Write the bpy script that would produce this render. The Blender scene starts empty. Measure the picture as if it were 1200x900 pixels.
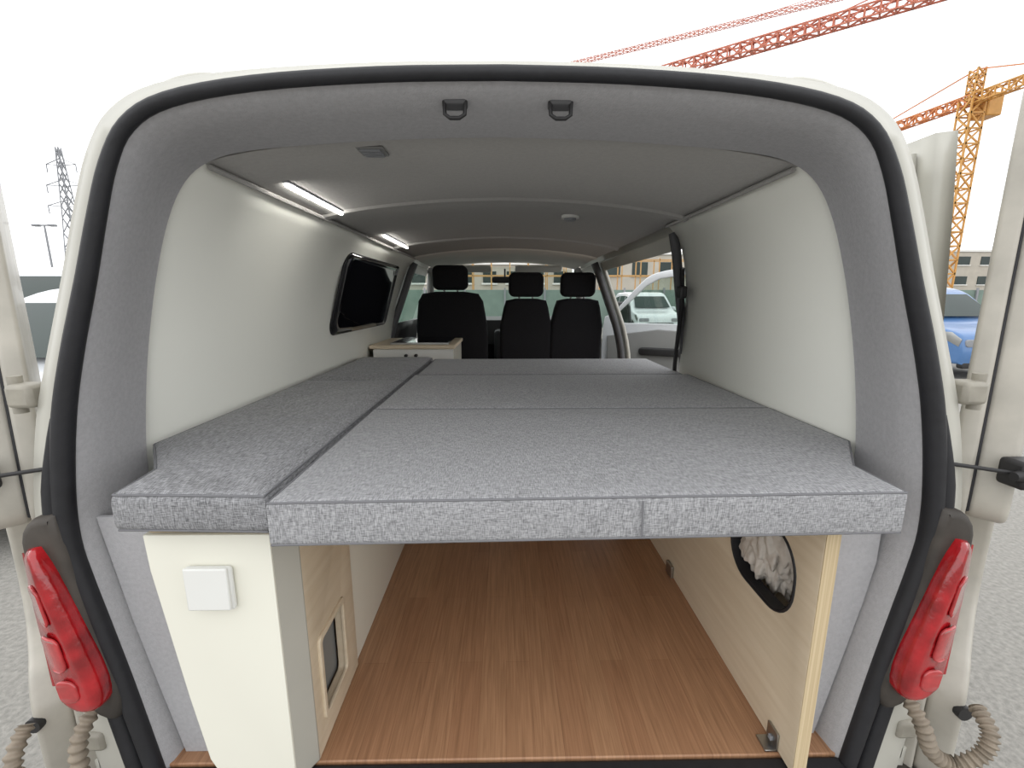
import bpy, bmesh, math, random
from mathutils import Vector, Matrix, noise as mnoise
random.seed(4)
scene = bpy.context.scene
CY, CZ = -0.8, 1.57          # camera stands 0.8 m behind the rear opening; heights below are relative to CZ
FL = -1.0                    # load floor, relative

# ---------------------------------------------------------------- materials
def lin(c):
    return tuple(((x/255)/12.92 if x/255 <= .04045 else ((x/255+.055)/1.055)**2.4) for x in c)
def mat(name, c, rough=.6, metal=0, var=0., vscale=8., bump=0., bscale=60., vec=(1,1,1), spec=.5, coat=0, emit=None, estr=0, c2=None):
    m = bpy.data.materials.new(name); m.use_nodes = True
    nt = m.node_tree; b = nt.nodes['Principled BSDF']
    col = (*lin(c), 1)
    b.inputs['Base Color'].default_value = col
    b.inputs['Roughness'].default_value = rough
    b.inputs['Metallic'].default_value = metal
    b.inputs['Specular IOR Level'].default_value = spec
    b.inputs['Coat Weight'].default_value = coat
    if emit:
        b.inputs['Emission Color'].default_value = (*lin(emit), 1); b.inputs['Emission Strength'].default_value = estr
    tc = nt.nodes.new('ShaderNodeTexCoord'); mp = nt.nodes.new('ShaderNodeMapping')
    mp.inputs['Scale'].default_value = vec
    nt.links.new(tc.outputs['Object'], mp.inputs['Vector'])
    if var > 0 or c2:
        n = nt.nodes.new('ShaderNodeTexNoise'); n.inputs['Scale'].default_value = vscale; n.inputs['Detail'].default_value = 6
        nt.links.new(mp.outputs['Vector'], n.inputs['Vector'])
        r = nt.nodes.new('ShaderNodeValToRGB')
        r.color_ramp.elements[0].position = .3; r.color_ramp.elements[1].position = .7
        a = lin(c); d = lin(c2) if c2 else tuple(x*(1-var) for x in a)
        r.color_ramp.elements[0].color = (*d, 1); r.color_ramp.elements[1].color = (*a, 1)
        nt.links.new(n.outputs['Fac'], r.inputs['Fac']); nt.links.new(r.outputs['Color'], b.inputs['Base Color'])
    if bump > 0:
        n2 = nt.nodes.new('ShaderNodeTexNoise'); n2.inputs['Scale'].default_value = bscale; n2.inputs['Detail'].default_value = 4
        nt.links.new(mp.outputs['Vector'], n2.inputs['Vector'])
        bp = nt.nodes.new('ShaderNodeBump'); bp.inputs['Strength'].default_value = bump; bp.inputs['Distance'].default_value = .01
        nt.links.new(n2.outputs['Fac'], bp.inputs['Height']); nt.links.new(bp.outputs['Normal'], b.inputs['Normal'])
    return m

def fabric(name, lo, hi, wr=.35):
    m = bpy.data.materials.new(name); m.use_nodes = True; nt = m.node_tree; b = nt.nodes['Principled BSDF']
    b.inputs['Roughness'].default_value = .95; b.inputs['Specular IOR Level'].default_value = .15
    b.inputs['Sheen Weight'].default_value = .1
    tc = nt.nodes.new('ShaderNodeTexCoord')
    outs = []
    for s in ((95, 800, 800), (700, 70, 100)):
        mp = nt.nodes.new('ShaderNodeMapping'); mp.inputs['Scale'].default_value = s
        n = nt.nodes.new('ShaderNodeTexNoise'); n.inputs['Scale'].default_value = 1; n.inputs['Detail'].default_value = 2
        nt.links.new(tc.outputs['Object'], mp.inputs['Vector']); nt.links.new(mp.outputs['Vector'], n.inputs['Vector']); outs.append(n.outputs['Fac'])
    mx = nt.nodes.new('ShaderNodeMath'); mx.operation = 'ADD'
    nt.links.new(outs[0], mx.inputs[0]); nt.links.new(outs[1], mx.inputs[1])
    hf = nt.nodes.new('ShaderNodeMath'); hf.operation = 'MULTIPLY'; hf.inputs[1].default_value = .5
    nt.links.new(mx.outputs[0], hf.inputs[0])
    r = nt.nodes.new('ShaderNodeValToRGB')
    r.color_ramp.elements[0].position = .36; r.color_ramp.elements[1].position = .64
    r.color_ramp.elements[0].color = (*lin(lo), 1); r.color_ramp.elements[1].color = (*lin(hi), 1)
    nt.links.new(hf.outputs[0], r.inputs['Fac']); nt.links.new(r.outputs['Color'], b.inputs['Base Color'])
    n3 = nt.nodes.new('ShaderNodeTexNoise'); n3.inputs['Scale'].default_value = 5; n3.inputs['Detail'].default_value = 3; n3.inputs['Distortion'].default_value = .8
    nt.links.new(tc.outputs['Object'], n3.inputs['Vector'])
    bp = nt.nodes.new('ShaderNodeBump'); bp.inputs['Strength'].default_value = wr; bp.inputs['Distance'].default_value = .04
    nt.links.new(n3.outputs['Fac'], bp.inputs['Height'])
    nt.links.new(bp.outputs['Normal'], b.inputs['Normal'])
    return m

def wood_floor():
    m = bpy.data.materials.new('laminate_planks'); m.use_nodes = True; nt = m.node_tree; b = nt.nodes['Principled BSDF']
    b.inputs['Roughness'].default_value = .38
    tc = nt.nodes.new('ShaderNodeTexCoord')
    sp = nt.nodes.new('ShaderNodeSeparateXYZ'); cb = nt.nodes.new('ShaderNodeCombineXYZ')
    nt.links.new(tc.outputs['Object'], sp.inputs[0]); nt.links.new(sp.outputs['Y'], cb.inputs['X']); nt.links.new(sp.outputs['X'], cb.inputs['Y'])
    br = nt.nodes.new('ShaderNodeTexBrick'); br.inputs['Scale'].default_value = 1; br.inputs['Brick Width'].default_value = .55
    br.inputs['Row Height'].default_value = .066; br.inputs['Mortar Size'].default_value = .0005; br.inputs['Mortar Smooth'].default_value = .5
    br.inputs['Color1'].default_value = (*lin((174, 134, 102)), 1); br.inputs['Color2'].default_value = (*lin((163, 122, 92)), 1)
    br.inputs['Mortar'].default_value = (*lin((138, 100, 74)), 1)
    nt.links.new(cb.outputs[0], br.inputs['Vector'])
    mp = nt.nodes.new('ShaderNodeMapping'); mp.inputs['Scale'].default_value = (4, 110, 1)
    nt.links.new(cb.outputs[0], mp.inputs['Vector'])
    n = nt.nodes.new('ShaderNodeTexNoise'); n.inputs['Scale'].default_value = 1.3; n.inputs['Detail'].default_value = 8; n.inputs['Distortion'].default_value = 1.0
    nt.links.new(mp.outputs[0], n.inputs['Vector'])
    r = nt.nodes.new('ShaderNodeValToRGB'); r.color_ramp.elements[0].position = .30; r.color_ramp.elements[1].position = .70
    r.color_ramp.elements[0].color = (.70, .67, .64, 1); r.color_ramp.elements[1].color = (1.06, 1.05, 1.04, 1)
    nt.links.new(n.outputs['Fac'], r.inputs['Fac'])
    mx = nt.nodes.new('ShaderNodeMixRGB'); mx.blend_type = 'MULTIPLY'; mx.inputs['Fac'].default_value = 1
    nt.links.new(br.outputs['Color'], mx.inputs['Color1']); nt.links.new(r.outputs['Color'], mx.inputs['Color2'])
    nt.links.new(mx.outputs['Color'], b.inputs['Base Color'])
    return m

def glass(name, tint, gl=.08, rough=.02):
    m = bpy.data.materials.new(name); m.use_nodes = True; nt = m.node_tree
    for n in list(nt.nodes): nt.nodes.remove(n)
    o = nt.nodes.new('ShaderNodeOutputMaterial'); t = nt.nodes.new('ShaderNodeBsdfTransparent'); g = nt.nodes.new('ShaderNodeBsdfGlossy')
    t.inputs[0].default_value = (*lin(tint), 1); g.inputs['Roughness'].default_value = rough
    mx = nt.nodes.new('ShaderNodeMixShader'); mx.inputs[0].default_value = gl
    nt.links.new(t.outputs[0], mx.inputs[1]); nt.links.new(g.outputs[0], mx.inputs[2]); nt.links.new(mx.outputs[0], o.inputs[0])
    return m

WHITE = mat('white_paint', (192, 190, 180), .35, var=.12, vscale=4, coat=.2)
DOORW = mat('dusty_white_paint', (184, 179, 168), .45, var=.25, vscale=11, coat=.1)
FELT = mat('grey_felt_lining', (178, 177, 179), .95, var=.12, vscale=120, bump=.2, bscale=300, spec=.1)
CEIL = mat('ceiling_felt', (172, 170, 167), .95, var=.08, vscale=100, bump=.15, bscale=250, spec=.1)
WALL = mat('wall_laminate', (239, 239, 230), .5, var=.02, vscale=2)
RUB = mat('black_rubber', (30, 30, 34), .6, bump=.1, var=.3, vscale=30)
PLAST = mat('dark_plastic', (38, 37, 38), .5, var=.3, vscale=14)
DIRTY = mat('dusty_dark_plastic', (70, 64, 58), .6, var=.55, vscale=16)
GREYPL = mat('grey_cab_plastic', (128, 128, 126), .6, var=.05)
DGREY = mat('dark_grey_trim', (84, 84, 86), .6, var=.1)
LGREY = mat('light_headliner', (214, 211, 204), .9, var=.05)
FAB = fabric('grey_heather_fabric', (110, 110, 112), (180, 180, 182), .28)
FAB2 = fabric('grey_heather_fabric_soft', (90, 90, 92), (168, 168, 170), .8)
PIPE = mat('grey_piping', (118, 118, 121), .9, var=.1, vscale=200)
SEAT = mat('black_seat_fabric', (36, 36, 39), .95, var=.3, vscale=160, spec=.2)
FLOORM = wood_floor()
CREAM = mat('cream_gloss_laminate', (232, 230, 217), .18, var=.02, vscale=2)
PLY = mat('light_maple_ply', (216, 201, 177), .55, c2=(206, 189, 163), vscale=3, vec=(1, 1.5, 18))
PLYE = mat('ply_edge', (208, 190, 156), .7, c2=(182, 160, 124), vscale=2, vec=(120, 1, 1))
SATIN = mat('satin_edge_profile', (176, 173, 163), .35, var=.05)
SOCK = mat('white_plastic', (226, 226, 222), .35, var=.02)
METAL = mat('steel', (180, 180, 178), .35, metal=1, var=.1)
BEIGEMETAL = mat('dusty_hinge_paint', (160, 155, 143), .5, var=.25, vscale=30)
BLACKG = mat('black_tinted_glass', (14, 14, 20), .06, var=.2, vscale=5, coat=.5)
CLEAR = glass('clear_glass', (228, 236, 232), .06)
TINT = mat('car_glass_green', (38, 54, 50), .12, var=.3, vscale=1.2, spec=.35)
RED = mat('red_lens', (178, 24, 32), .12, c2=(122, 8, 14), vscale=24, coat=.7, bump=.2, bscale=60)
REDD = mat('pink_red_lens', (186, 56, 58), .12, var=.35, vscale=40, coat=.7)
HOSE = mat('corrugated_hose_plastic', (142, 130, 114), .6, var=.35, vscale=40)
CLOTH = mat('white_cotton', (206, 199, 190), .9, var=.15, vscale=14, bump=.6, bscale=30)
LED = mat('led_emitter', (255, 255, 255), .4, emit=(255, 252, 245), estr=20, var=.01)
ORANGE = mat('crane_orange', (206, 128, 72), .5, var=.15, vscale=2)
REDCR = mat('crane_red', (196, 116, 92), .5, var=.15, vscale=2)
YELL = mat('crane_yellow', (206, 152, 78), .5, var=.15, vscale=2)
STEELG = mat('galvanised_grey', (140, 142, 146), .5, var=.1)
BLUE = mat('blue_car_paint', (78, 118, 168), .3, var=.05, coat=.5)
CARW = mat('white_car_paint', (212, 215, 218), .25, var=.02, coat=.5)
TYRE = mat('tyre_rubber', (24, 24, 25), .8, var=.2)
CONC = mat('building_concrete', (186, 180, 168), .85, var=.12, vscale=1.5)
SCAF = mat('scaffold_ochre', (190, 150, 96), .6, var=.1)
GREENF = mat('green_site_fence', (120, 138, 128), .7, var=.2, vscale=2)
GROUND = mat('gravel_asphalt', (156, 153, 147), .95, c2=(128, 126, 121), vscale=45, bump=.5, bscale=90)

# ---------------------------------------------------------------- helpers
def link(ob, parent=None):
    scene.collection.objects.link(ob)
    if parent: ob.parent = parent
    return ob
def empty(name):
    return link(bpy.data.objects.new(name, None))
def finish(me, smooth=True, ang=35):
    bm = bmesh.new(); bm.from_mesh(me); bmesh.ops.recalc_face_normals(bm, faces=bm.faces); bm.to_mesh(me); bm.free()
    if smooth:
        me.polygons.foreach_set('use_smooth', [True]*len(me.polygons))
        me.set_sharp_from_angle(angle=math.radians(ang))
    me.update()
def meshob(name, vs, fs, m, parent=None, smooth=True, ang=35, bevel=0, seg=3, solid=0, soff=0):
    me = bpy.data.meshes.new(name); me.from_pydata([tuple(v) for v in vs], [], fs); me.materials.append(m)
    finish(me, smooth, ang)
    ob = link(bpy.data.objects.new(name, me), parent)
    if solid:
        s = ob.modifiers.new('solid', 'SOLIDIFY'); s.thickness = solid; s.offset = soff
    if bevel:
        b = ob.modifiers.new('bev', 'BEVEL'); b.width = bevel; b.segments = seg; b.limit_method = 'ANGLE'; b.angle_limit = math.radians(35)
    return ob
def box(name, x0, x1, y0, y1, z0, z1, m, parent=None, bevel=.004, fn=None, seg=2):
    vs = [(x, y, z) for x in (x0, x1) for y in (y0, y1) for z in (z0, z1)]
    if fn: vs = [fn(*v) for v in vs]
    fs = [(0, 1, 3, 2), (4, 6, 7, 5), (0, 4, 5, 1), (2, 3, 7, 6), (0, 2, 6, 4), (1, 5, 7, 3)]
    return meshob(name, vs, fs, m, parent, True, 35, bevel, seg)
def rbox(name, x0, x1, y0, y1, z0, z1, m, parent=None, bevel=.004, seg=2):   # z relative to camera height
    return box(name, x0, x1, y0, y1, z0+CZ, z1+CZ, m, parent, bevel, None, seg)
def grid(name, f, us, vs_, m, parent=None, solid=0, soff=0, ang=35):
    V = [f(u, v) for u in us for v in vs_]; n = len(vs_)
    F = [(i*n+j, i*n+j+1, (i+1)*n+j+1, (i+1)*n+j) for i in range(len(us)-1) for j in range(n-1)]
    return meshob(name, V, F, m, parent, True, ang, 0, 3, solid, soff)
def plate(name, loops, thick, fmap, m, parent=None, bevel=0, bseg=2, ang=35):
    cu = bpy.data.curves.new(name+'_c', 'CURVE'); cu.dimensions = '2D'; cu.fill_mode = 'BOTH'
    cu.extrude = max(thick/2-bevel, .0001); cu.bevel_depth = bevel; cu.bevel_resolution = bseg; cu.offset = -bevel
    for lp in loops:
        s = cu.splines.new('POLY'); s.points.add(len(lp)-1); s.use_cyclic_u = True
        for p, q in zip(s.points, lp): p.co = (q[0], q[1], 0, 1)
    ob = bpy.data.objects.new(name+'_t', cu); scene.collection.objects.link(ob)
    bpy.context.view_layer.update()
    me = bpy.data.meshes.new_from_object(ob.evaluated_get(bpy.context.evaluated_depsgraph_get()))
    bpy.data.objects.remove(ob)
    for v in me.vertices: v.co = fmap(*v.co)
    me.materials.clear(); me.materials.append(m); me.name = name
    bm = bmesh.new(); bm.from_mesh(me); bmesh.ops.remove_doubles(bm, verts=bm.verts, dist=.0002); bm.to_mesh(me); bm.free()
    finish(me, True, ang)
    return link(bpy.data.objects.new(name, me), parent)
def XZ(Y): return lambda a, b, c: (a, Y+c, b+CZ)
def YZ(X): return lambda a, b, c: (X+c, a, b+CZ)
def rrect(a0, a1, b0, b1, r, n=6):
    out = []
    for cx, cy, s in ((a1-r, b1-r, 0), (a0+r, b1-r, 90), (a0+r, b0+r, 180), (a1-r, b0+r, 270)):
        for i in range(n+1):
            t = math.radians(s+90*i/n); out.append((cx+r*math.cos(t), cy+r*math.sin(t)))
    return out
def catmull(P, k=4):
    out = []
    for i in range(len(P)-1):
        p0 = P[max(i-1, 0)]; p1 = P[i]; p2 = P[i+1]; p3 = P[min(i+2, len(P)-1)]
        for j in range(k):
            t = j/k
            out.append(tuple(.5*((2*b)+(c-a)*t+(2*a-5*b+4*c-d)*t*t+(-a+3*b-3*c+d)*t**3) for a, b, c, d in zip(p0, p1, p2, p3)))
    out.append(tuple(P[-1])); return out
def sweep(name, path, rad, m, parent=None, n=12, closed=False, cap=True):
    path = [Vector(p) for p in path]; V = []; F = []
    up = None
    N = len(path)
    for i, p in enumerate(path):
        if closed: t = path[(i+1) % N]-path[i-1]
        else: t = path[min(i+1, N-1)]-path[max(i-1, 0)]
        t.normalize()
        if up is None:
            up = Vector((0, 0, 1)) if abs(t.z) < .9 else Vector((0, 1, 0))
        s = t.cross(up).normalized(); up = s.cross(t).normalized()
        r = rad(i/(N-1)) if callable(rad) else rad
        for k in range(n):
            a = 2*math.pi*k/n; V.append(p+(s*math.cos(a)+up*math.sin(a))*r)
    for i in range(N if closed else N-1):
        for k in range(n):
            a = i*n+k; b = i*n+(k+1) % n; j = ((i+1) % N)*n
            F.append((a, b, j+(k+1) % n, j+k))
    if not closed and cap:
        F.append(tuple(range(n))); F.append(tuple((N-1)*n+k for k in range(n)))
    return meshob(name, V, F, m, parent, True, 50)
def interp(tab, z):    # tab sorted by descending z: (x,z)
    if z >= tab[0][1]: return tab[0][0]
    for (x0, z0), (x1, z1) in zip(tab, tab[1:]):
        if z >= z1: return x0+(x1-x0)*(z0-z)/(z0-z1)
    return tab[-1][0]
def lins(a, b, n): return [a+(b-a)*i/n for i in range(n+1)]
def struts(name, segs, r, m, parent=None):   # many thin square bars as one mesh
    V = []; F = []
    for a, b in segs:
        a = Vector(a); b = Vector(b); t = (b-a).normalized()
        u = t.cross(Vector((0, 0, 1)) if abs(t.z) < .9 else Vector((1, 0, 0))).normalized(); w = t.cross(u)
        o = len(V)
        for p in (a, b):
            for s1, s2 in ((1, 1), (-1, 1), (-1, -1), (1, -1)): V.append(p+u*s1*r+w*s2*r)
        for k in range(4): F.append((o+k, o+(k+1) % 4, o+4+(k+1) % 4, o+4+k))
        F += [(o, o+1, o+2, o+3), (o+4, o+5, o+6, o+7)]
    return meshob(name, V, F, m, parent, False)

# ---------------------------------------------------------------- profiles (x, z relative)
OPEN = [(0, .355), (.2, .351), (.4, .337), (.54, .312), (.61, .275), (.65, .215), (.683, .13), (.718, .03), (.766, -.10), (.802, -.22), (.828, -.36), (.835, -.46), (.825, -.54), (.805, -.65), (.778, -.80), (.742, -1.03)]
EXT = [(0, .385), (.2, .382), (.42, .370), (.57, .350), (.655, .31), (.705, .245), (.745, .15), (.785, .04), (.835, -.09), (.88, -.21), (.915, -.35), (.93, -.46), (.935, -.56), (.935, -.66), (.93, -.82), (.915, -1.05)]
INN = [(0, .322), (.19, .318), (.38, .307), (.52, .294), (.600, .274), (.655, .235), (.700, .16), (.743, .04), (.78, -.10), (.804, -.22), (.822, -.35), (.824, -.46), (.81, -.56), (.792, -.66), (.765, -.82), (.73, -1.0)]
WALLP = [(.62, .275), (.668, .235), (.714, .16), (.762, .03), (.80, -.13), (.836, -.33), (.85, -.6), (.85, -1.0)]
CEILP = [(0, .334), (.2, .328), (.4, .311), (.55, .290), (.625, .273)]
def full(P, k=4):
    h = catmull(P, k)
    return [(-x, z) for x, z in reversed(h[1:])]+h
fo, fe, fi = full(OPEN), full(EXT), full(INN)
ext = catmull(EXT, 4)
def ext_x(z): return interp([p for p in ext if p[1] < .33], z)
wallp = catmull(WALLP, 4)
def wall_x(z): return interp(wallp, z)
ceilp = catmull(CEILP, 4)
def ceil_z(x):
    x = abs(x)
    for (x0, z0), (x1, z1) in zip(ceilp, ceilp[1:]):
        if x <= x1: return z0+(z1-z0)*(x-x0)/(x1-x0)
    return ceilp[-1][1]
def slant(z): return 1.30-.34*max(0, min(1, (z+.33)/.6))   # rear edge of the side-door opening leans back with height

# ---------------------------------------------------------------- van body
van = empty('camper_van')
def loft(name, rows, m, parent, ang=60, solid=0):
    n = len(rows[0]); V = [p for r in rows for p in r]
    F = [(i*n+j, i*n+j+1, (i+1)*n+j+1, (i+1)*n+j) for i in range(len(rows)-1) for j in range(n-1)]
    return meshob(name, V, F, m, parent, True, ang, 0, 3, solid)
def row(P, y, k=1.0, dz=0): return [(x*k, y, z*1.0+dz+CZ) for x, z in P]
def lerpP(A, B, t): return [(a[0]+(b[0]-a[0])*t, a[1]+(b[1]-a[1])*t) for a, b in zip(A, B)]
loft('rear_frame', [row(fo, .012), row(lerpP(fo, fe, .3), -.004), row(lerpP(fo, fe, .8), .006), row(fe, .035)], WHITE, van)
def inset(P, t): return lerpP(P, [(0, -.35)]*len(P), t)
surr = [row(lerpP(fo, fi, .05), -.002), row(inset(lerpP(fo, fi, .25), .012), .015), row(inset(lerpP(fo, fi, .55), .012), .07), row(inset(lerpP(fo, fi, .85), .006), .13), row(fi, .17), row(fi, .182), row(lerpP(fi, fe, .45), .186)]
loft('felt_surround', surr, FELT, van)
def sealrad(t):
    u = abs(t-.5)*2
    return .0115+.006*min(1, max(0, (u-.3)/.3))
sweep('door_seal', [(x, -.004, z+CZ) for x, z in lerpP(fo, fe, .06)], sealrad, RUB, van, 10)
half = lerpP(fo, fe, .30)
for sgn, nm in ((0, 'left'), (1, 'right')):
    seg = half[:25] if sgn == 0 else half[-25:]
    sweep('lower_seal_'+nm, [(x, .0, z+CZ) for x, z in seg], lambda t, g=sgn: .018*min(1, .4+4*(1-t if g == 0 else t)), RUB, van, 10)
roofp = [p for p in fe if p[1] >= .24]
loft('roof_panel', [row(roofp, y) for y in (.035, 1, 2, 3.0, 3.35)], WHITE, van, 60)
for s, nm in ((-1, 'left'), (1, 'right')):
    sweep('roof_ridge_'+nm, [(s*.57, .06, .345+CZ), (s*.57, .12, .362+CZ), (s*.56, .5, .37+CZ), (s*.555, 3.2, .365+CZ)], .018, WHITE, van, 8)
    plate('roof_mount_'+nm, [catmull([(s*.50, .36), (s*.52, .402), (s*.56, .410), (s*.62, .397), (s*.655, .367), (s*.67, .30)], 3)+[(s*.50, .30)]], .22, XZ(.22), WHITE, van, .012)
def side(name, s, y0, y1, z0, z1, m=WHITE, off=0, thick=.004, fx=ext_x, n=14, parent=van):
    Y0 = y0 if callable(y0) else (lambda z: y0); Y1 = y1 if callable(y1) else (lambda z: y1)
    return grid(name, lambda t, z: (s*(fx(z)+off), Y0(z)+(Y1(z)-Y0(z))*t, z+CZ), [0, 1], lins(z0, z1, n), m, parent, thick)
side('body_side_left', -1, .035, 2.44, -1.05, .25)
side('body_side_right', 1, .035, slant, -1.05, .25)
for s, nm in ((-1, 'left'), (1, 'right')):
    side('cantrail_'+nm, s, .9, 3.35, .20, .26, off=-.002, thick=.02)
    side('sill_'+nm, s, 1.2, 3.4, -1.25, -1.0, off=0, thick=.05)
    side('b_pillar_'+nm, s, 2.44, 2.54, -1.05, .25, off=-.01, thick=.02)
    side('b_pillar_trim_'+nm, s, 2.43, 2.53, -1.0, .25, DGREY, off=-.06, thick=.03)
    side('lower_skirt_'+nm, s, .035, 3.4, -1.3, -1.02, thick=.02)
side('front_door_skin_left', -1, 2.54, 3.4, -1.05, -.2)
side('front_door_card_left', -1, 2.54, 3.4, -1.0, -.18, PLAST, off=-.07, thick=.02)
side('front_door_glass_left', -1, 2.54, 3.4, -.2, .2, CLEAR, off=-.01)
sweep('seat_belt_strap', [(.715, 1.03, .12+CZ), (.75, 1.10, -.02+CZ), (.80, 1.26, -.3+CZ), (.81, 1.28, -.6+CZ)], .009, PLAST, van, 6)
rbox('belt_anchor', .705, .735, 1.01, 1.06, .0, .05, PLAST, van, .008)
side('c_pillar_trim_right', 1, lambda z: slant(z)-.012, lambda z: slant(z)+.014, -1.0, .25, DGREY, off=-.055, thick=.03, n=20)
for s, nm in ((-1, 'left'), (1, 'right')):
    sweep('a_pillar_'+nm, [(s*.66, 3.33, .25+CZ), (s*.72, 3.6, .08+CZ), (s*.82, 4.05, -.28+CZ)], .035, GREYPL, van, 8)
    grid('front_wing_'+nm, lambda y, z, s=s: (s*(ext_x(z)-.12*max(0, (y-3.9)/.9)**2), y, z+CZ), lins(3.38, 4.75, 8), lins(-1.2, -.28, 6), WHITE, van, .01)
loft('windscreen', [[(x*.64, 3.36-.06*abs(x), .28+CZ-.03*x*x) for x in lins(-1, 1, 8)], [(x*.80, 4.12-.10*x*x, -.29+CZ) for x in lins(-1, 1, 8)]], CLEAR, van)
loft('bonnet', [[(x*.80, 4.10-.10*x*x, -.30+CZ) for x in lins(-1, 1, 8)], [(x*.86, 4.55-.10*x*x, -.42+CZ) for x in lins(-1, 1, 8)], [(x*.80, 4.83-.12*x*x, -.60+CZ) for x in lins(-1, 1, 8)], [(x*.80, 4.88-.12*x*x, -1.25+CZ) for x in lins(-1, 1, 8)]], WHITE, van)
plate('dashboard', [[(3.35, -.42), (3.42, -.20), (3.6, -.17), (4.02, -.28), (4.02, -.75), (3.5, -.75)]], 1.44, YZ(0), PLAST, van, .03, 3)
rbox('centre_console', -.10, .10, 3.22, 3.5, -.80, -.28, PLAST, van, .03)
sweep('gear_lever', [(-.02, 3.2, -.45+CZ), (-.02, 3.13, -.34+CZ), (-.02, 3.11, -.28+CZ)], lambda t: .008+.02*(t > .7), PLAST, van, 8)
sweep('steering_wheel', [(-.40+.185*math.cos(a), 3.2+.07*math.sin(a), -.16+.17*math.sin(a)+CZ) for a in [2*math.pi*i/32 for i in range(32)]], .014, PLAST, van, 8, closed=True)
sweep('steering_column', [(-.4, 3.2, -.17+CZ), (-.4, 3.42, -.26+CZ)], .045, PLAST, van, 10)
struts('steering_spokes', [((-.57, 3.2, -.165+CZ), (-.23, 3.2, -.165+CZ)), ((-.4, 3.2, -.16+CZ), (-.4, 3.14, -.31+CZ))], .014, PLAST, van)
plate('interior_mirror', [rrect(-.12, .12, .14, .20, .025)], .02, XZ(3.42), PLAST, van, .006)
sweep('interior_mirror_stem', [(0, 3.43, .2+CZ), (0, 3.42, .27+CZ)], .008, PLAST, van, 6)
for x0, x1, nm in ((-.52, -.12, 'left'), (.09, .50, 'right')):
    plate('sun_visor_'+nm, [rrect(x0, x1, -.07, .07, .03)], .02, lambda a, b, c: (a, 3.22+b*.75-c*.3, .255+b*-.25+c+CZ), LGREY, van, .006)
rbox('underbody', -.9, .9, .03, 4.7, -1.2, -1.04, PLAST, van, .02)
rbox('rear_threshold', -.742, .742, -.05, .006, -1.045, -1.004, RUB, van, .006)
plate('rear_bumper', [rrect(-.98, .98, -1.30, -1.07, .06)], .16, XZ(.0), DIRTY, van, .03)
for s in (-1, 1):
    for y in (.75, 3.95):
        sweep('road_wheel', [(s*.66, y, .33), (s*.68, y, .33), (s*.86, y, .33), (s*.89, y, .33)], lambda t: .30 if .1 < t < .9 else .27, TYRE, van, 28)
        sweep('road_wheel_rim', [(s*.88, y, .33), (s*.9, y, .33)], .2, STEELG, van, 20)
for s, nm in ((-1, 'left'), (1, 'right')):
    hp = catmull([(.838, -.395), (.885, -.405), (.912, -.45), (.905, -.56), (.88, -.70), (.85, -.82), (.80, -.85), (.782, -.80), (.80, -.70), (.822, -.56), (.838, -.395)], 3)[:-1]
    plate('lamp_housing_'+nm, [[(s*a, b) for a, b in hp]], .05, XZ(-.004), DIRTY, van, .016, 3, 60)
for x, nm in ((-.085, 'left'), (.097, 'right')):
    plate('striker_plate_'+nm, [rrect(x-.022, x+.022, -.010, .010, .008)], .008, lambda a, b, c: (a, .045+b*.95-c*.3, .329-b*.25+CZ+c), DGREY, van, .002)
    sweep('striker_loop_'+nm, [(x-.018, .04, .332+CZ), (x-.017, .036, .310+CZ), (x-.008, .035, .304+CZ), (x+.008, .035, .304+CZ), (x+.017, .036, .310+CZ), (x+.018, .04, .332+CZ)], .0035, PLAST, van, 8)
plate('felt_side_closure', [[(.640, -.436), (.80, -.436), (.80, -.56), (.785, -.66), (.755, -.82), (.72, -1.0), (.640, -1.0)]], .012, XZ(.06), FELT, van, .002)

# ---------------------------------------------------------------- room parts
def cz_row(y, dz=0): return [(x, y, ceil_z(x)+dz+CZ) for x in lins(-.625, .625, 24)]
loft('ceiling', [cz_row(y) for y in (.19, 1.0, 2.0, 2.9, 3.32)], CEIL, None, 60, .004)
crib = empty('ceiling_ribs')
for y, w in ((.80, .03), (1.75, .03), (2.35, .06)):
    loft('rib', [cz_row(y-w, .002), cz_row(y-w*.6, -.010), cz_row(y+w*.4, -.012), cz_row(y+w, .002)], CEIL if y < 2 else LGREY, crib, 20)
loft('cab_headliner', [cz_row(2.42, -.006), cz_row(2.9, -.010), cz_row(3.3, -.018)], LGREY, crib, 60)
def wallgrid(name, s, y1):
    return grid(name, lambda t, z: (s*wall_x(z), .19+((y1(z) if callable(y1) else y1)-.19)*t, z+CZ), [0, .5, 1], lins(FL, .275, 30), WALL, None, .006)
wallgrid('wall_left', -1, 2.43)
wallgrid('wall_right', 1, lambda z: slant(z)-.005)
for s, nm, y1 in ((-1, '1', 2.42), (1, '2', .95)):
    sweep('trim_'+nm, [(s*.612, .2, .268+CZ), (s*.612, y1, .268+CZ)], .006, CEIL, None, 6)
rbox('floor', -.84, .84, .008, 2.5, FL-.02, FL, FLOORM, None, .003)
rbox('cab_floor', -.84, .84, 2.505, 4.0, FL-.035, FL-.01, PLAST, None, .003)

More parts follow.
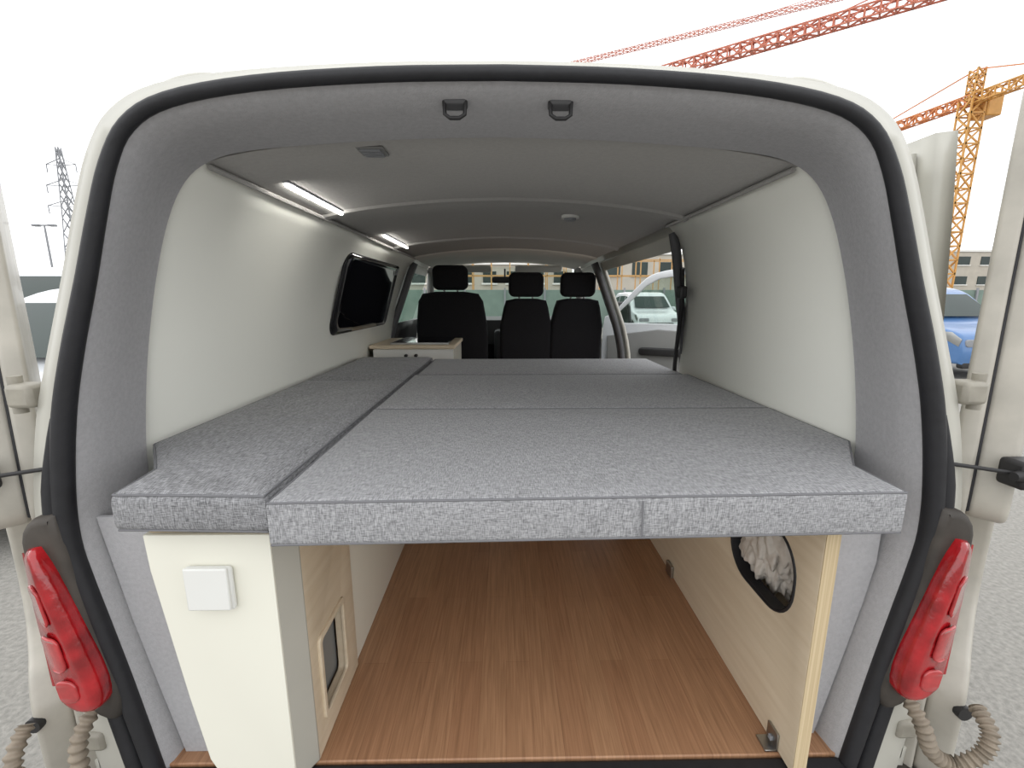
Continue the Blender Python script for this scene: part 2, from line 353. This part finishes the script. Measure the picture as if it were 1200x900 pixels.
def winpatch(name, y0, y1, z0, z1, r, off, m, parent):
    lp = rrect(y0, y1, z0, z1, r, 6); cy, cz = (y0+y1)/2, (z0+z1)/2
    V = []; n = len(lp)
    ks = [1, .85, .6, .3]
    for k in ks:
        for a, b in lp:
            yy = cy+(a-cy)*k; zz = cz+(b-cz)*k; V.append((-(wall_x(zz)-off), yy, zz+CZ))
    V.append((-(wall_x(cz)-off), cy, cz+CZ))
    F = [(i*n+j, i*n+(j+1) % n, (i+1)*n+(j+1) % n, (i+1)*n+j) for i in range(len(ks)-1) for j in range(n)]
    o = (len(ks)-1)*n; F += [(o+j, o+(j+1) % n, len(V)-1) for j in range(n)]
    return meshob(name, V, F, m, parent, True, 60, 0, 3, .006, 0)
w1 = empty('window_1')
winpatch('tinted_glass', 1.24, 2.20, -.165, .20, .05, .010, BLACKG, w1)
lp = rrect(1.24, 2.20, -.165, .20, .05, 8)
sweep('gasket', [(-(wall_x(b)-.007), a, b+CZ) for a, b in lp], .004, RUB, w1, 8, closed=True)

# ---------------------------------------------------------------- LED lights / lamp / vent
for i, (y0, y1) in enumerate(((.40, .78), (1.32, 1.80))):
    e = empty('led_strip_light')
    zz = ceil_z(.548)-.006
    sweep('diffuser', [(-.548, y0, zz+CZ-.004), (-.548, y1, zz+CZ-.004)], .006, LED, e, 10)
    rbox('housing', -.557, -.539, y0-.01, y1+.01, zz, zz+.010, STEELG, e, .003)
e = empty('ceiling_lamp')
sweep('lamp_base', [(.26, 1.05, ceil_z(.26)+CZ), (.26, 1.05, ceil_z(.26)-.012+CZ)], .035, SOCK, e, 20)
sweep('lamp_lens', [(.26, 1.05, ceil_z(.26)-.010+CZ), (.26, 1.05, ceil_z(.26)-.02+CZ)], .024, STEELG, e, 20)
e = empty('ceiling_vent')
rbox('vent_frame', -.32, -.26, .23, .29, ceil_z(.29)-.006, ceil_z(.29), GREYPL, e, .003)
for k in range(4): rbox('vent_slat', -.312, -.268, .238+k*.013, .244+k*.013, ceil_z(.29)-.010, ceil_z(.29)-.005, STEELG, e, .001)

# ---------------------------------------------------------------- mattresses
ZT, ZB = -.332, -.414
def cushion(name, poly, zb, zt, m, rad=.014, puff=.006):
    root = empty(name)
    n0 = len(poly); out = []
    for i in range(n0):
        a = Vector(poly[i]); c = Vector(poly[(i+1) % n0]); k = max(1, int((c-a).length/.05))
        for j in range(k): out.append(a+(c-a)*j/k)
    n = len(out); cx = sum(p.x for p in out)/n; cy = sum(p.y for p in out)/n
    def insetring(d):
        R = []
        for i in range(n):
            t = (out[(i+1) % n]-out[i-1]).normalized(); nn = Vector((t.y, -t.x))
            if nn.dot(Vector((cx, cy))-out[i]) < 0: nn = -nn
            R.append(out[i]+nn*d)
        return R
    rings = []
    for k in range(5):
        a = math.pi/2*k/4
        rings.append([(p.x, p.y, zb+rad*(1-math.sin(a))+CZ) for p in insetring(rad*(1-math.cos(a)))])
    rings = rings[::-1]
    for k in range(5):
        a = math.pi/2*k/4
        rings.append([(p.x, p.y, zt-rad*(1-math.sin(a))+CZ) for p in insetring(rad*(1-math.cos(a)))])
    base = insetring(rad)
    for s, dz in ((.94, .5), (.82, .9), (.6, 1.0), (.3, 1.0)):
        rings.append([(cx+(p.x-cx)*s, cy+(p.y-cy)*s, zt+puff*(dz+.35*mnoise.noise(Vector((p.x*5*s, p.y*5*s, 1))))+CZ) for p in base])
    V = [q for r in rings for q in r]; F = []
    for i in range(len(rings)-1):
        for j in range(n): F.append((i*n+j, i*n+(j+1) % n, (i+1)*n+(j+1) % n, (i+1)*n+j))
    V.append((cx, cy, zt+puff+CZ)); o = (len(rings)-1)*n
    F += [(o+j, o+(j+1) % n, len(V)-1) for j in range(n)]; F.append(tuple(range(n)))
    meshob('cover', V, F, m, root, True, 80)
    for z in (zt-rad*.3, zb+rad*.3):
        sweep('piping', [(p.x, p.y, z+CZ) for p in insetring(rad*.22)], .0022, PIPE, root, 6, closed=True)
    return root
XS = -.404
c1 = cushion('mattress', [(XS+.006, -.108), (.706, -.083), (.712, .045), (.822, .20), (.822, .525), (XS, .525)], ZB, ZT, FAB, .010, .003)
sweep('seam', [(.235, -.098, ZT+CZ-.008), (.236, -.0985, ZB+CZ+.008)], .0018, PIPE, c1, 6)
cushion('mattress', [(XS, .532), (.822, .532), (.822, 1.15), (XS, 1.15)], ZB, ZT, FAB, .012, .004)
cushion('mattress', [(XS+.01, 1.158), (.80, 1.158), (.80, 1.68), (XS+.01, 1.68)], ZB, ZT, FAB, .012, .004)
cushion('side_cushion', [(XS-.008, -.085), (XS-.008, 1.0), (-.822, 1.0), (-.822, .20), (-.70, .045), (-.682, -.075)], ZB+.008, ZT+.004, FAB2, .020, .012)
cushion('side_cushion', [(XS-.008, 1.006), (XS-.008, 1.72), (-.822, 1.72), (-.822, 1.006)], ZB+.008, ZT+.004, FAB2, .020, .012)
bb = empty('bed_base')
rbox('board_near', -.395, .69, -.03, .20, -.434, -.416, PLY, bb, .002)
rbox('board_far', -.395, .82, .20, 1.66, -.434, -.416, PLY, bb, .002)
rbox('board_side_near', -.660, -.405, -.035, .20, -.426, -.408, PLYE, bb, .002)
rbox('board_side_far', -.82, -.405, .20, 1.70, -.426, -.408, PLY, bb, .002)

# ---------------------------------------------------------------- storage cabinet (left, under the bed)
cab = empty('storage_cabinet')
plate('rear_face', [[(-.437, -.428), (-.668, -.428), (-.665, -.50), (-.650, -.62), (-.630, -.78), (-.608, -.93), (-.59, -.97), (-.565, -.99), (-.437, -.995)]], .018, XZ(-.032), CREAM, cab, .002)
plate('rear_closure', [[(-.55, -.43), (-.82, -.43), (-.80, -.56), (-.785, -.66), (-.755, -.82), (-.72, -1.0), (-.55, -1.0)]], .012, XZ(.04), FELT, cab, .002)
box('corner_profile', 0, 1, 0, 1, FL+CZ+.002, -.436+CZ, SATIN, cab, .004, lambda x, y, z: (-.440+.032*y+(-.012)*x, -.041+.052*y+.008*x, z))
hole = rrect(.055, .19, -.93, -.735, .012)
plate('side_panel_near', [[(.012, -.998), (.012, -.436), (.27, -.436), (.27, -.998)], hole], .02, YZ(-.42), PLY, cab, .0015)
plate('side_panel_far', [[(.272, -.998), (.272, -.436), (1.66, -.436), (1.66, -.998)]], .016, YZ(-.425), CREAM, cab, .0015)
plate('panel_end', [[(-.83, -.998), (-.83, -.436), (-.435, -.436), (-.435, -.998)]], .016, XZ(1.65), CREAM, cab, .0015)
plate('hatch_frame', [rrect(.047, .198, -.938, -.727, .016), rrect(.06, .185, -.925, -.74, .01)], .008, YZ(-.408), PLY, cab, .0015)
rbox('hatch_back', -.445, -.437, .05, .20, -.94, -.73, GREYPL, cab, .001)
sock = empty('power_socket')
rbox('socket_base', -.594, -.508, -.055, -.042, -.575, -.487, SOCK, sock, .006, 3)
rbox('socket_lid', -.591, -.511, -.061, -.054, -.571, -.485, SOCK, sock, .003, 3)

# ---------------------------------------------------------------- plywood divider (right)
div = empty('plywood_storage_divider')
st = rrect(.03, .29, -.70, -.505, .085, 8)
plate('panel', [[(-.035, -.999), (-.035, -.436), (1.6, -.436), (1.6, -.999)], st], .028, YZ(.624), PLY, div, .001)
plate('edge_band', [[(.6105, -.998), (.638, -.998), (.638, -.437), (.6105, -.437)]], .002, XZ(-.0365), PLYE, div)
sweep('hole_trim', [(.611, a, b+CZ) for a, b in st], .004, RUB, div, 8, closed=True)
n_ = len(st)
V = [(x, a, b+CZ) for x in (.608, .642) for a, b in [(.16+(p[0]-.16)*.975, -.6025+(p[1]+.6025)*.97) for p in st]]
meshob('hole_liner', V, [(i, (i+1) % n_, n_+(i+1) % n_, n_+i) for i in range(n_)], RUB, div)
rbox('bracket_foot', .58, .609, .012, .05, -.999, -.994, METAL, div, .001)
rbox('bracket_upright', .604, .6085, .012, .05, -.999, -.955, METAL, div, .001)
rbox('bracket_screw', .598, .6045, .026, .036, -.985, -.975, STEELG, div, .001)
rbox('bracket_small', .598, .6085, .64, .69, -.999, -.955, METAL, div, .001)
bag = empty('laundry_bag')
bm = bmesh.new(); bmesh.ops.create_icosphere(bm, subdivisions=6, radius=1)
for v in bm.verts:
    p = v.co.copy()
    n = mnoise.noise(p*1.6)*.2+abs(mnoise.noise(Vector((p.x*3, p.y*5, p.z*2.2+p.y*2))))*.42+abs(mnoise.noise(Vector((p.x*5, p.y*9, p.z*4))))*.16-.12
    q = p*(1+n); v.co = Vector((.680+q.x*.062, .205+q.y*.115, -.585+CZ+q.z*.125))
me = bpy.data.meshes.new('cloth'); bm.to_mesh(me); bm.free(); me.materials.append(CLOTH); finish(me, True, 90)
link(bpy.data.objects.new('cloth', me), bag)
rbox('bag_shelf', .645, .76, .08, .4, -.76, -.745, PLY, bag, .002)

# ---------------------------------------------------------------- kitchen cabinet
kit = empty('kitchen_cabinet')
rbox('carcass', -.80, -.315, 1.90, 2.40, -.998, -.30, CREAM, kit, .003)
rbox('worktop', -.822, -.305, 1.885, 2.41, -.30, -.278, PLY, kit, .004)
rbox('front_rail', -.80, -.315, 1.893, 1.899, -.375, -.305, SOCK, kit, .001)
rbox('hob_glass', -.70, -.35, 1.94, 2.34, -.277, -.266, BLACKG, kit, .004)
rbox('sink_rim', -.705, -.345, 1.93, 1.936, -.278, -.266, METAL, kit, .002)
for x in (-.60, -.54): sweep('knob', [(x, 1.893, -.34+CZ), (x, 1.87, -.34+CZ)], .010, PLAST, kit, 12)
rbox('door_gap', -.56, -.556, 1.894, 1.8995, -.95, -.39, PLAST, kit, .0005)

# ---------------------------------------------------------------- seats
def seat(name, parts, base):
    e = empty(name)
    for x0, x1, zt in parts:
        w = x1-x0
        out = [(x0+.03, -.62), (x0, -.45), (x0+.002, -.2), (x0+.03, zt-.07), (x0+.12*w, zt-.015), (x0+.3*w, zt), (x1-.3*w, zt), (x1-.12*w, zt-.015), (x1-.03, zt-.07), (x1-.002, -.2), (x1, -.45), (x1-.03, -.62)]
        f = lambda a, b, c: (a, 2.66+c-(b+.3)*.22, b+CZ)
        plate('backrest', [out], .13, f, SEAT, e, .03, 4, 60)
        cx = (x0+x1)/2
        plate('headrest', [rrect(cx-.13, cx+.13, zt+.012, zt+.19, .045)], .10, lambda a, b, c: (a*1.0, 2.60+c-(b)*.10, b+CZ), SEAT, e, .03, 4, 60)
        for dx in (-.05, .05): sweep('headrest_post', [(cx+dx, 2.605, zt-.03+CZ), (cx+dx, 2.595, zt+.04+CZ)], .007, METAL, e, 8)
    plate('cushion', [rrect(base[0], base[1], 2.66, 3.14, .06)], .15, lambda a, b, c: (a, b, -.60+c+CZ), SEAT, e, .04, 4, 60)
    rbox('pedestal', base[0]+.05, base[1]-.05, 2.66, 3.08, -1.005, -.66, PLAST, e, .02)
    return e
seat('driver_seat', [(-.672, -.135, .05)], (-.64, -.15))
seat('passenger_bench_seat', [(-.04, .355, .0), (.345, .745, .0)], (-.02, .71))

# ---------------------------------------------------------------- tail lamps
for s in (-1, 1):
    e = empty('tail_light')
    o = [(.868, -.455), (.905, -.47), (.918, -.56), (.91, -.66), (.885, -.755), (.84, -.80), (.798, -.79), (.795, -.74), (.82, -.62), (.846, -.51)]
    lens = catmull(o+[o[0]], 3)[:-1]
    plate('lens', [[(s*a, b) for a, b in lens]], .05, lambda a, b, c: (a, -.035+c+.6*max(0, abs(a)-.86), b+CZ), RED, e, .018, 5, 75)
    plate('side_wrap', [[(.02, -.48), (.14, -.50), (.15, -.62), (.10, -.76), (.02, -.78)]], .03, lambda a, b, c: (s*(.925+c*.6), a-.03, b+CZ), RED, e, .01, 3)
    for k, (zz, xc, hw, hh) in enumerate(((-.565, .874, .018, .042), (-.665, .862, .022, .038), (-.745, .845, .020, .024))):
        plate('reflector_bowl', [[(s*a, b) for a, b in rrect(xc-hw, xc+hw, zz-hh, zz+hh, .016)]], .006, lambda a, b, c, xc=xc, zz=zz: (a+s*(b-zz)*.12, -.0593+c+.6*max(0, abs(a)-.86), b+CZ), REDD, e, .0025, 2)

# ---------------------------------------------------------------- rear doors (swung back along the sides)
def rear_door(s, ang):
    e = empty('van_rear_door')
    ca, sa = math.cos(math.radians(ang)), math.sin(math.radians(ang))
    H = (.905, .042)
    def f(a, b, c):   # a along the door from hinge, b height, c outward thickness
        return (s*(H[0]+a*ca+c*sa), H[1]+a*sa-c*ca, b+CZ)
    o = [(.26, .45), (.20, .42), (.165, .30), (.14, .15), (.11, .0), (.07, -.12), (.03, -.28), (.010, -.38), (.012, -.43), (.05, -.455), (.17, -.47), (.26, -.52), (.26, -.72), (.17, -.79), (.06, -.81), (.015, -.85), (.01, -.92), (.02, -1.08), (.06, -1.12), (.74, -1.12), (.75, -.4), (.75, .45)]
    oc = o[:19]; oc = catmull(oc, 3)+o[19:]
    plate('skin', [oc], .035, lambda a, b, c: f(a, b, c+.0175), DOORW, e, .008, 3)
    o2 = [(a+(.022 if a < .5 else -.03), b*1.0-(.02 if b > .3 else 0)) for a, b in oc]
    plate('inner_frame', [o2, rrect(.34, .66, -.10, .34, .05), rrect(.36, .66, -1.0, -.25, .06)], .06, lambda a, b, c: f(a, b, c+.065), DOORW, e, .012, 3)
    plate('door_card', [rrect(.34, .68, -1.02, -.23, .06)], .015, lambda a, b, c: f(a, b, c+.085), GREYPL, e, .004)
    sweep('door_gasket', [f(a+.020, b, .036) for a, b in catmull(o[:9], 4)], .004, RUB, e, 8)
    x, y, z = f(.02, -.325, .095)
    box('check_block', x-.026, x+.034, y-.03, y+.02, z-.028, z+.026, PLAST, e, .008)
    sweep('check_strap', [(s*.835, .01, -.312+CZ), (x, y-.02, z)], .004, PLAST, e, 8)
    sweep('check_boot', [(x-s*.04, y-.024, z), (x-s*.01, y-.02, z), (x, y-.02, z)], lambda t: .008+.014*t, PLAST, e, 10)
    for zz in (-.175, -.93):
        box('hinge_body', min(s*.858, s*.905), max(s*.858, s*.905), -.005, .04, zz-.022+CZ, zz+.022+CZ, BEIGEMETAL, e, .008)
        sweep('hinge_pin', [(s*.905, .02, zz-.035+CZ), (s*.905, .02, zz+.035+CZ)], .011, BEIGEMETAL, e, 12)
    p = f(.035, -.885, .095)
    sweep('grommet_hole', [(p[0], p[1]-.004, p[2]), (p[0], p[1]+.01, p[2])], .016, PLAST, e, 16)
    return e
rear_door(-1, 45); rear_door(1, 43)
def hose(s, pts):
    e = empty('corrugated_hose')
    P = catmull(pts, 40)
    sweep('ribbed_tube', [(s*x, y, z+CZ) for x, y, z in P], lambda t: .0135+.0026*math.sin(t*2*math.pi*28), HOSE, e, 14)
hose(-1, [(.845, -.01, -.82), (.855, -.05, -.87), (.86, -.06, -.96), (.90, -.07, -1.04), (.945, -.08, -.98), (.97, -.07, -.90), (.975, -.03, -.85)])
hose(1, [(.845, -.01, -.82), (.855, -.05, -.86), (.875, -.06, -.915), (.915, -.07, -.935), (.955, -.08, -.90), (.975, -.07, -.86), (.985, -.03, -.84)])

# ---------------------------------------------------------------- sliding door (slid back on the right)
sd = empty('van_sliding_door')
SDP = [(.985, .365), (1.01, .15), (1.03, -.05), (1.045, -.3), (1.05, -.6), (1.05, -1.05)]
sdx = lambda z: interp(SDP, z)
grid('outer_skin', lambda y, z: (sdx(z), y, z+CZ), [.26, .3, 1.2, 1.29], lins(-1.05, .365, 16), WHITE, sd, .05)
grid('inner_card', lambda y, z: (sdx(z)-.045, y, z+CZ), [.30, 1.25], lins(-1.0, .33, 12), WHITE, sd, .03)
sweep('door_gasket', [(sdx(b)-.064, a, b+CZ) for a, b in rrect(.305, 1.245, -.99, .32, .05, 5)], .007, RUB, sd, 8, closed=True)
rbox('runner_arm', .93, 1.0, 1.15, 1.22, -.32, -.28, METAL, sd, .005)

# ---------------------------------------------------------------- front passenger door (swung open)
fd = empty('van_front_door')
a0 = math.radians(62)
def ff(a, b, c): return (.93+a*math.sin(a0)+c*math.cos(a0)-.10*max(0, b+.25)*1.2, 3.40-a*math.cos(a0)+c*math.sin(a0), b+CZ)
fo_ = [(0, -1.0), (0, -.25), (.12, -.12), (.38, .14), (.52, .22), (.75, .25), (.95, .22), (1.0, .05), (1.03, -.25), (1.03, -.9), (.95, -1.0)]
fw_ = [(.10, -.22), (.16, -.12), (.42, .11), (.54, .17), (.74, .195), (.90, .17), (.94, .04), (.96, -.22)]
plate('door_frame', [catmull(fo_+[fo_[0]], 3)[:-1], fw_], .05, ff, CARW, fd, .008)
plate('door_card', [[(.06, -.95), (.05, -.34), (.5, -.27), (.97, -.29), (.98, -.85), (.9, -.95)]], .03, lambda a, b, c: ff(a, b, c-.04), GREYPL, fd, .01)
plate('armrest', [rrect(.35, .85, -.50, -.43, .03)], .05, lambda a, b, c: ff(a, b, c-.07), PLAST, fd, .012)
plate('door_glass', [fw_], .004, ff, CLEAR, fd)
plate('wing_mirror', [rrect(.06, .24, -.27, -.03, .05)], .09, lambda a, b, c: ff(a, b, c+.09), PLAST, fd, .03, 3)
plate('wing_mirror_glass', [rrect(.075, .225, -.245, -.05, .04)], .004, lambda a, b, c: ff(a, b, c+.040), METAL, fd)

# ---------------------------------------------------------------- outdoors
bm = bmesh.new(); bmesh.ops.create_grid(bm, x_segments=2, y_segments=2, size=220)
me = bpy.data.meshes.new('ground'); bm.to_mesh(me); bm.free(); me.materials.append(GROUND)
g = link(bpy.data.objects.new('ground', me))

def parked(name, X, Y, paint, w=1.8, flip=1, zs=1.0):
    e = empty(name)
    def T(a, b, c):   # a length, b height, c across
        k = 1-.16*max(0, (b-1.05)/.8)
        return (X+c*k, Y+a*flip, b*zs)
    body = catmull([(.0, .32), (-.03, .55), (.03, .82), (.25, .95), (.95, 1.10), (1.35, 1.42), (1.75, 1.72), (2.3, 1.84), (3.4, 1.84), (4.2, 1.76), (4.45, 1.2), (4.5, .6), (4.45, .32)], 4)
    def arch(cx): return [(cx+.38*math.cos(t), .32+.36*math.sin(t)) for t in [math.pi*i/10 for i in range(11)]]
    bot = arch(3.65)+arch(.85)
    plate('body', [body+bot], w, T, paint, e, .07, 4, 50)
    for s in (-1, 1):
        sw = [[(1.25, 1.12), (1.82, 1.62), (2.35, 1.68), (2.35, 1.10)], [(2.43, 1.10), (2.43, 1.69), (3.25, 1.69), (3.3, 1.10)], [(3.38, 1.10), (3.34, 1.69), (4.0, 1.62), (4.15, 1.14)]]
        for q in sw: plate('side_window', [q], .01, lambda a, b, c: T(a, b, s*(w/2+.004)+c), TINT, e)
        for cx in (.85, 3.65):
            sweep('tyre', [(X+s*(w/2-.24), Y+flip*cx, .325), (X+s*(w/2-.22), Y+flip*cx, .325), (X+s*(w/2-.04), Y+flip*cx, .325), (X+s*(w/2-.02), Y+flip*cx, .325)], lambda t: .32 if .1 < t < .9 else .29, TYRE, e, 28)
            sweep('rim', [(X+s*(w/2-.03), Y+flip*cx, .325), (X+s*(w/2-.012), Y+flip*cx, .325)], .21, STEELG, e, 20)
        plate('headlight', [[(.06, .66), (.02, .80), (.24, .93), (.5, .93), (.3, .76)]], .012, lambda a, b, c: T(a, b, s*(w/2-.002)+c), METAL, e, .003)
        plate('headlight_front', [rrect(s*(w/2-.25)-.2, s*(w/2-.25)+.2, .66, .80, .05)], .05, lambda a, b, c: (X+a, Y+flip*(-.01+c), b*zs), STEELG, e, .01)
        plate('door_mirror', [rrect(1.2, 1.34, 1.08, 1.24, .04)], .16, lambda a, b, c: T(a, b, s*(w/2+.10)+c), paint, e, .03, 3)
    vs = [(X+x*.76*w/2*k, Y+flip*(a-.03), (b+.035)*zs) for a, b, k in ((1.04, 1.17, 1.08), (1.36, 1.44, 1.0), (1.62, 1.63, .95)) for x in (-1, 1)]
    meshob('windscreen', vs, [(0, 1, 3, 2), (2, 3, 5, 4)], TINT, e)
    plate('grille', [rrect(-.55, .55, .42, .62, .05)], .06, lambda a, b, c: (X+a, Y+flip*(-.02+c), b*zs), PLAST, e, .01)
    plate('bumper_lip', [rrect(-.84, .84, .24, .36, .05)], .12, lambda a, b, c: (X+a, Y+flip*(.05+c), b*zs), PLAST, e, .02)
    return e
parked('parked_car', -3.75, 1.75, CARW, zs=.92)
parked('parked_van', -8.9, 6.6, CARW, w=2.1, zs=1.2)
parked('parked_car', 9.6, 7.5, BLUE, flip=1)
parked('parked_car', 6.2, 17, CARW)

def lattice(P0, P1, w, n, r, segs, up=Vector((0, 0, 1))):
    P0 = Vector(P0); P1 = Vector(P1); t = (P1-P0).normalized()
    u = t.cross(up).normalized(); v = u.cross(t).normalized()
    C = [(u*a+v*b)*w/2 for a, b in ((1, 1), (-1, 1), (-1, -1), (1, -1))]
    for i in range(n):
        A = P0+(P1-P0)*i/n; B = P0+(P1-P0)*(i+1)/n
        for k in range(4):
            segs.append((A+C[k], B+C[k])); segs.append((A+C[k], A+C[(k+1) % 4]))
            segs.append((A+C[k], B+C[(k+1) % 4]) if i % 2 else (A+C[(k+1) % 4], B+C[k]))
def crane(name, base, jib_a, jib_c, h, m, mj, w=1.5, wj=1.1, apex=5.0, r=.075):
    e = empty(name); bx, by = base
    s = []; lattice((bx, by, 0), (bx, by, h), w, int(h/w), .10, s, Vector((0, 1, 0))); struts('mast', s, r*1.2, m, e)
    s = []; lattice((bx, by, h), (*jib_a, h), wj, int(math.dist(base, jib_a)/wj/1.1), .08, s); struts('jib', s, r, mj, e)
    s = []; lattice((bx, by, h), (*jib_c, h), wj, 8, .08, s)
    top = (bx, by, h+apex)
    lattice((bx, by, h), top, w*.6, 4, .08, s, Vector((0, 1, 0)))
    struts('counter_jib', s, r, m, e)
    mid = tuple((Vector((bx, by, h))*.3+Vector((*jib_a, h))*.7))
    struts('tie_bars', [(top, mid), (top, (*jib_c, h))], .05, mj, e)
    box('counterweight', jib_c[0]-1, jib_c[0]+1, jib_c[1]-1, jib_c[1]+1, h-2.4, h-.4, CONC, e, .1)
    box('operator_cab', bx+.8, bx+2.2, by-.8, by+.8, h-1.6, h+.4, m, e, .1)
    box('crane_footing', bx-2.5, bx+2.5, by-2.5, by+2.5, 0, .8, CONC, e, .1)
crane('tower_crane', (62, 31), (18.4, 63.8), (74, 22), 30.0, YELL, REDCR, 1.8, 1.15, 7)
crane('tower_crane', (44.2, 44.7), (41, 62), (45.6, 37), 20.0, YELL, ORANGE, 1.3, .8, 2.6, .055)
crane('tower_crane', (130, 65), (17, 125), (148, 57), 60.0, YELL, REDCR, 2.0, .8, 8, .045)
py = empty('electricity_pylon'); s = []
bx, by = -79.5, 86
for k, (z0, z1, w0, w1) in enumerate(((0, 8, 3.4, 2.4), (8, 16, 2.4, 1.5), (16, 22, 1.5, 1.0), (22, 28, 1.0, .5))):
    n = 3
    for i in range(n):
        za = z0+(z1-z0)*i/n; zb = z0+(z1-z0)*(i+1)/n; wa = w0+(w1-w0)*i/n; wb = w0+(w1-w0)*(i+1)/n
        c = [(1, 1), (-1, 1), (-1, -1), (1, -1)]
        for j in range(4):
            a, b = c[j], c[(j+1) % 4]
            s.append(((bx+a[0]*wa/2, by+a[1]*wa/2, za), (bx+a[0]*wb/2, by+a[1]*wb/2, zb)))
            s.append(((bx+a[0]*wa/2, by+a[1]*wa/2, za), (bx+b[0]*wb/2, by+b[1]*wb/2, zb)))
            s.append(((bx+b[0]*wa/2, by+b[1]*wa/2, za), (bx+a[0]*wb/2, by+a[1]*wb/2, zb)))
for z, L in ((18, 3.6), (21.5, 3.2), (25, 2.6)):
    for sg in (-1, 1):
        s += [((bx, by, z), (bx+sg*L, by, z+.2)), ((bx, by, z+1.2), (bx+sg*L, by, z+.2)), ((bx+sg*L, by, z+.2), (bx+sg*L, by, z-1.2))]
struts('lattice', s, .06, STEELG, py)
sl = empty('street_lamp')
sx = -29.0
sweep('pole', [(sx, 29, 0), (sx, 29, 5.7), (sx, 29, 6.1)], lambda t: .07-.03*t, STEELG, sl, 10)
struts('arms', [((sx-.45, 29, 6.1), (sx+.45, 29, 6.1))], .04, STEELG, sl)
for sg in (-1, 1): box('lantern', sx+sg*.5-.2, sx+sg*.5+.2, 28.85, 29.15, 6.03, 6.17, STEELG, sl, .04)
def building(name, x0, x1, y0, y1, h, m, floors, cols):
    e = empty(name)
    box('mass', x0, x1, y0, y1, 0, h, m, e, .05)
    fh = h/floors
    for i in range(floors):
        for j in range(cols):
            cx = x0+(x1-x0)*(j+.5)/cols; w = (x1-x0)/cols*.28; z = i*fh+fh*.35
            box('window_pane', cx-w, cx+w, y0-.06, y0+.05, z, z+fh*.42, TINT, e, .01)
            box('window_sill', cx-w-.1, cx+w+.1, y0-.15, y0+.05, z-.12, z, SOCK, e, .01)
    box('parapet', x0-.15, x1+.15, y0-.15, y1+.15, h, h+.3, SOCK, e, .03)
    return e
building('apartment_block', -9, 5, 33, 42, 4.0, CONC, 2, 8)
building('warehouse', 8, 36, 38, 50, 5.2, CONC, 2, 12)
building('office_building', 58, 84, 58, 70, 7.5, CONC, 3, 8)
sc = empty('scaffolding'); s = []
for i in range(15):
    x = -3+i*1.1
    s += [((x, 26, 0), (x, 26, 3.9)), ((x, 27, 0), (x, 27, 3.9))]
    if i < 14: s.append(((x, 26, 0 if i % 2 else 1.9), (x+1.1, 26, 1.9 if i % 2 else 0)))
for z in (1, 1.9, 2.9, 3.8):
    s += [((-3, 26, z), (12.4, 26, z)), ((-3, 27, z), (12.4, 27, z))]
struts('tubes', s, .03, SCAF, sc)
box('deck_upper', -3, 12.4, 26, 27, 1.92, 1.98, PLYE, sc, .01)
fe_ = empty('site_fence')
box('fence_mesh', -16, 26, 21.9, 21.95, .1, 2.0, GREENF, fe_, .005)
struts('fence_posts', [((x, 21.85, 0), (x, 21.85, 2.1)) for x in range(-16, 27, 2)], .04, STEELG, fe_)

# ---------------------------------------------------------------- sky
w = bpy.data.worlds.new('overcast_sky'); scene.world = w; w.use_nodes = True; nt = w.node_tree
bg = nt.nodes['Background']; bg.inputs['Strength'].default_value = 1.95
tc = nt.nodes.new('ShaderNodeTexCoord'); mp = nt.nodes.new('ShaderNodeMapping'); mp.inputs['Scale'].default_value = (1, 1, 2.5)
n = nt.nodes.new('ShaderNodeTexNoise'); n.inputs['Scale'].default_value = 2.2; n.inputs['Detail'].default_value = 5
r = nt.nodes.new('ShaderNodeValToRGB'); r.color_ramp.elements[0].position = .35; r.color_ramp.elements[1].position = .65
r.color_ramp.elements[0].color = (.85, .87, .89, 1); r.color_ramp.elements[1].color = (1, 1, 1, 1)
nt.links.new(tc.outputs['Generated'], mp.inputs[0]); nt.links.new(mp.outputs[0], n.inputs['Vector']); nt.links.new(n.outputs['Fac'], r.inputs['Fac'])
nt.links.new(r.outputs['Color'], bg.inputs['Color'])
scene.view_settings.view_transform = 'Standard'

# ---------------------------------------------------------------- camera
cd = bpy.data.cameras.new('camera'); cam = bpy.data.objects.new('camera', cd); scene.collection.objects.link(cam)
cd.sensor_width = 36; cd.lens = 15.6; cd.clip_start = .02; cd.clip_end = 1000
cam.location = (0, CY, CZ)
cam.rotation_euler = (math.radians(90-10.9), 0, math.radians(-.9))
scene.camera = cam
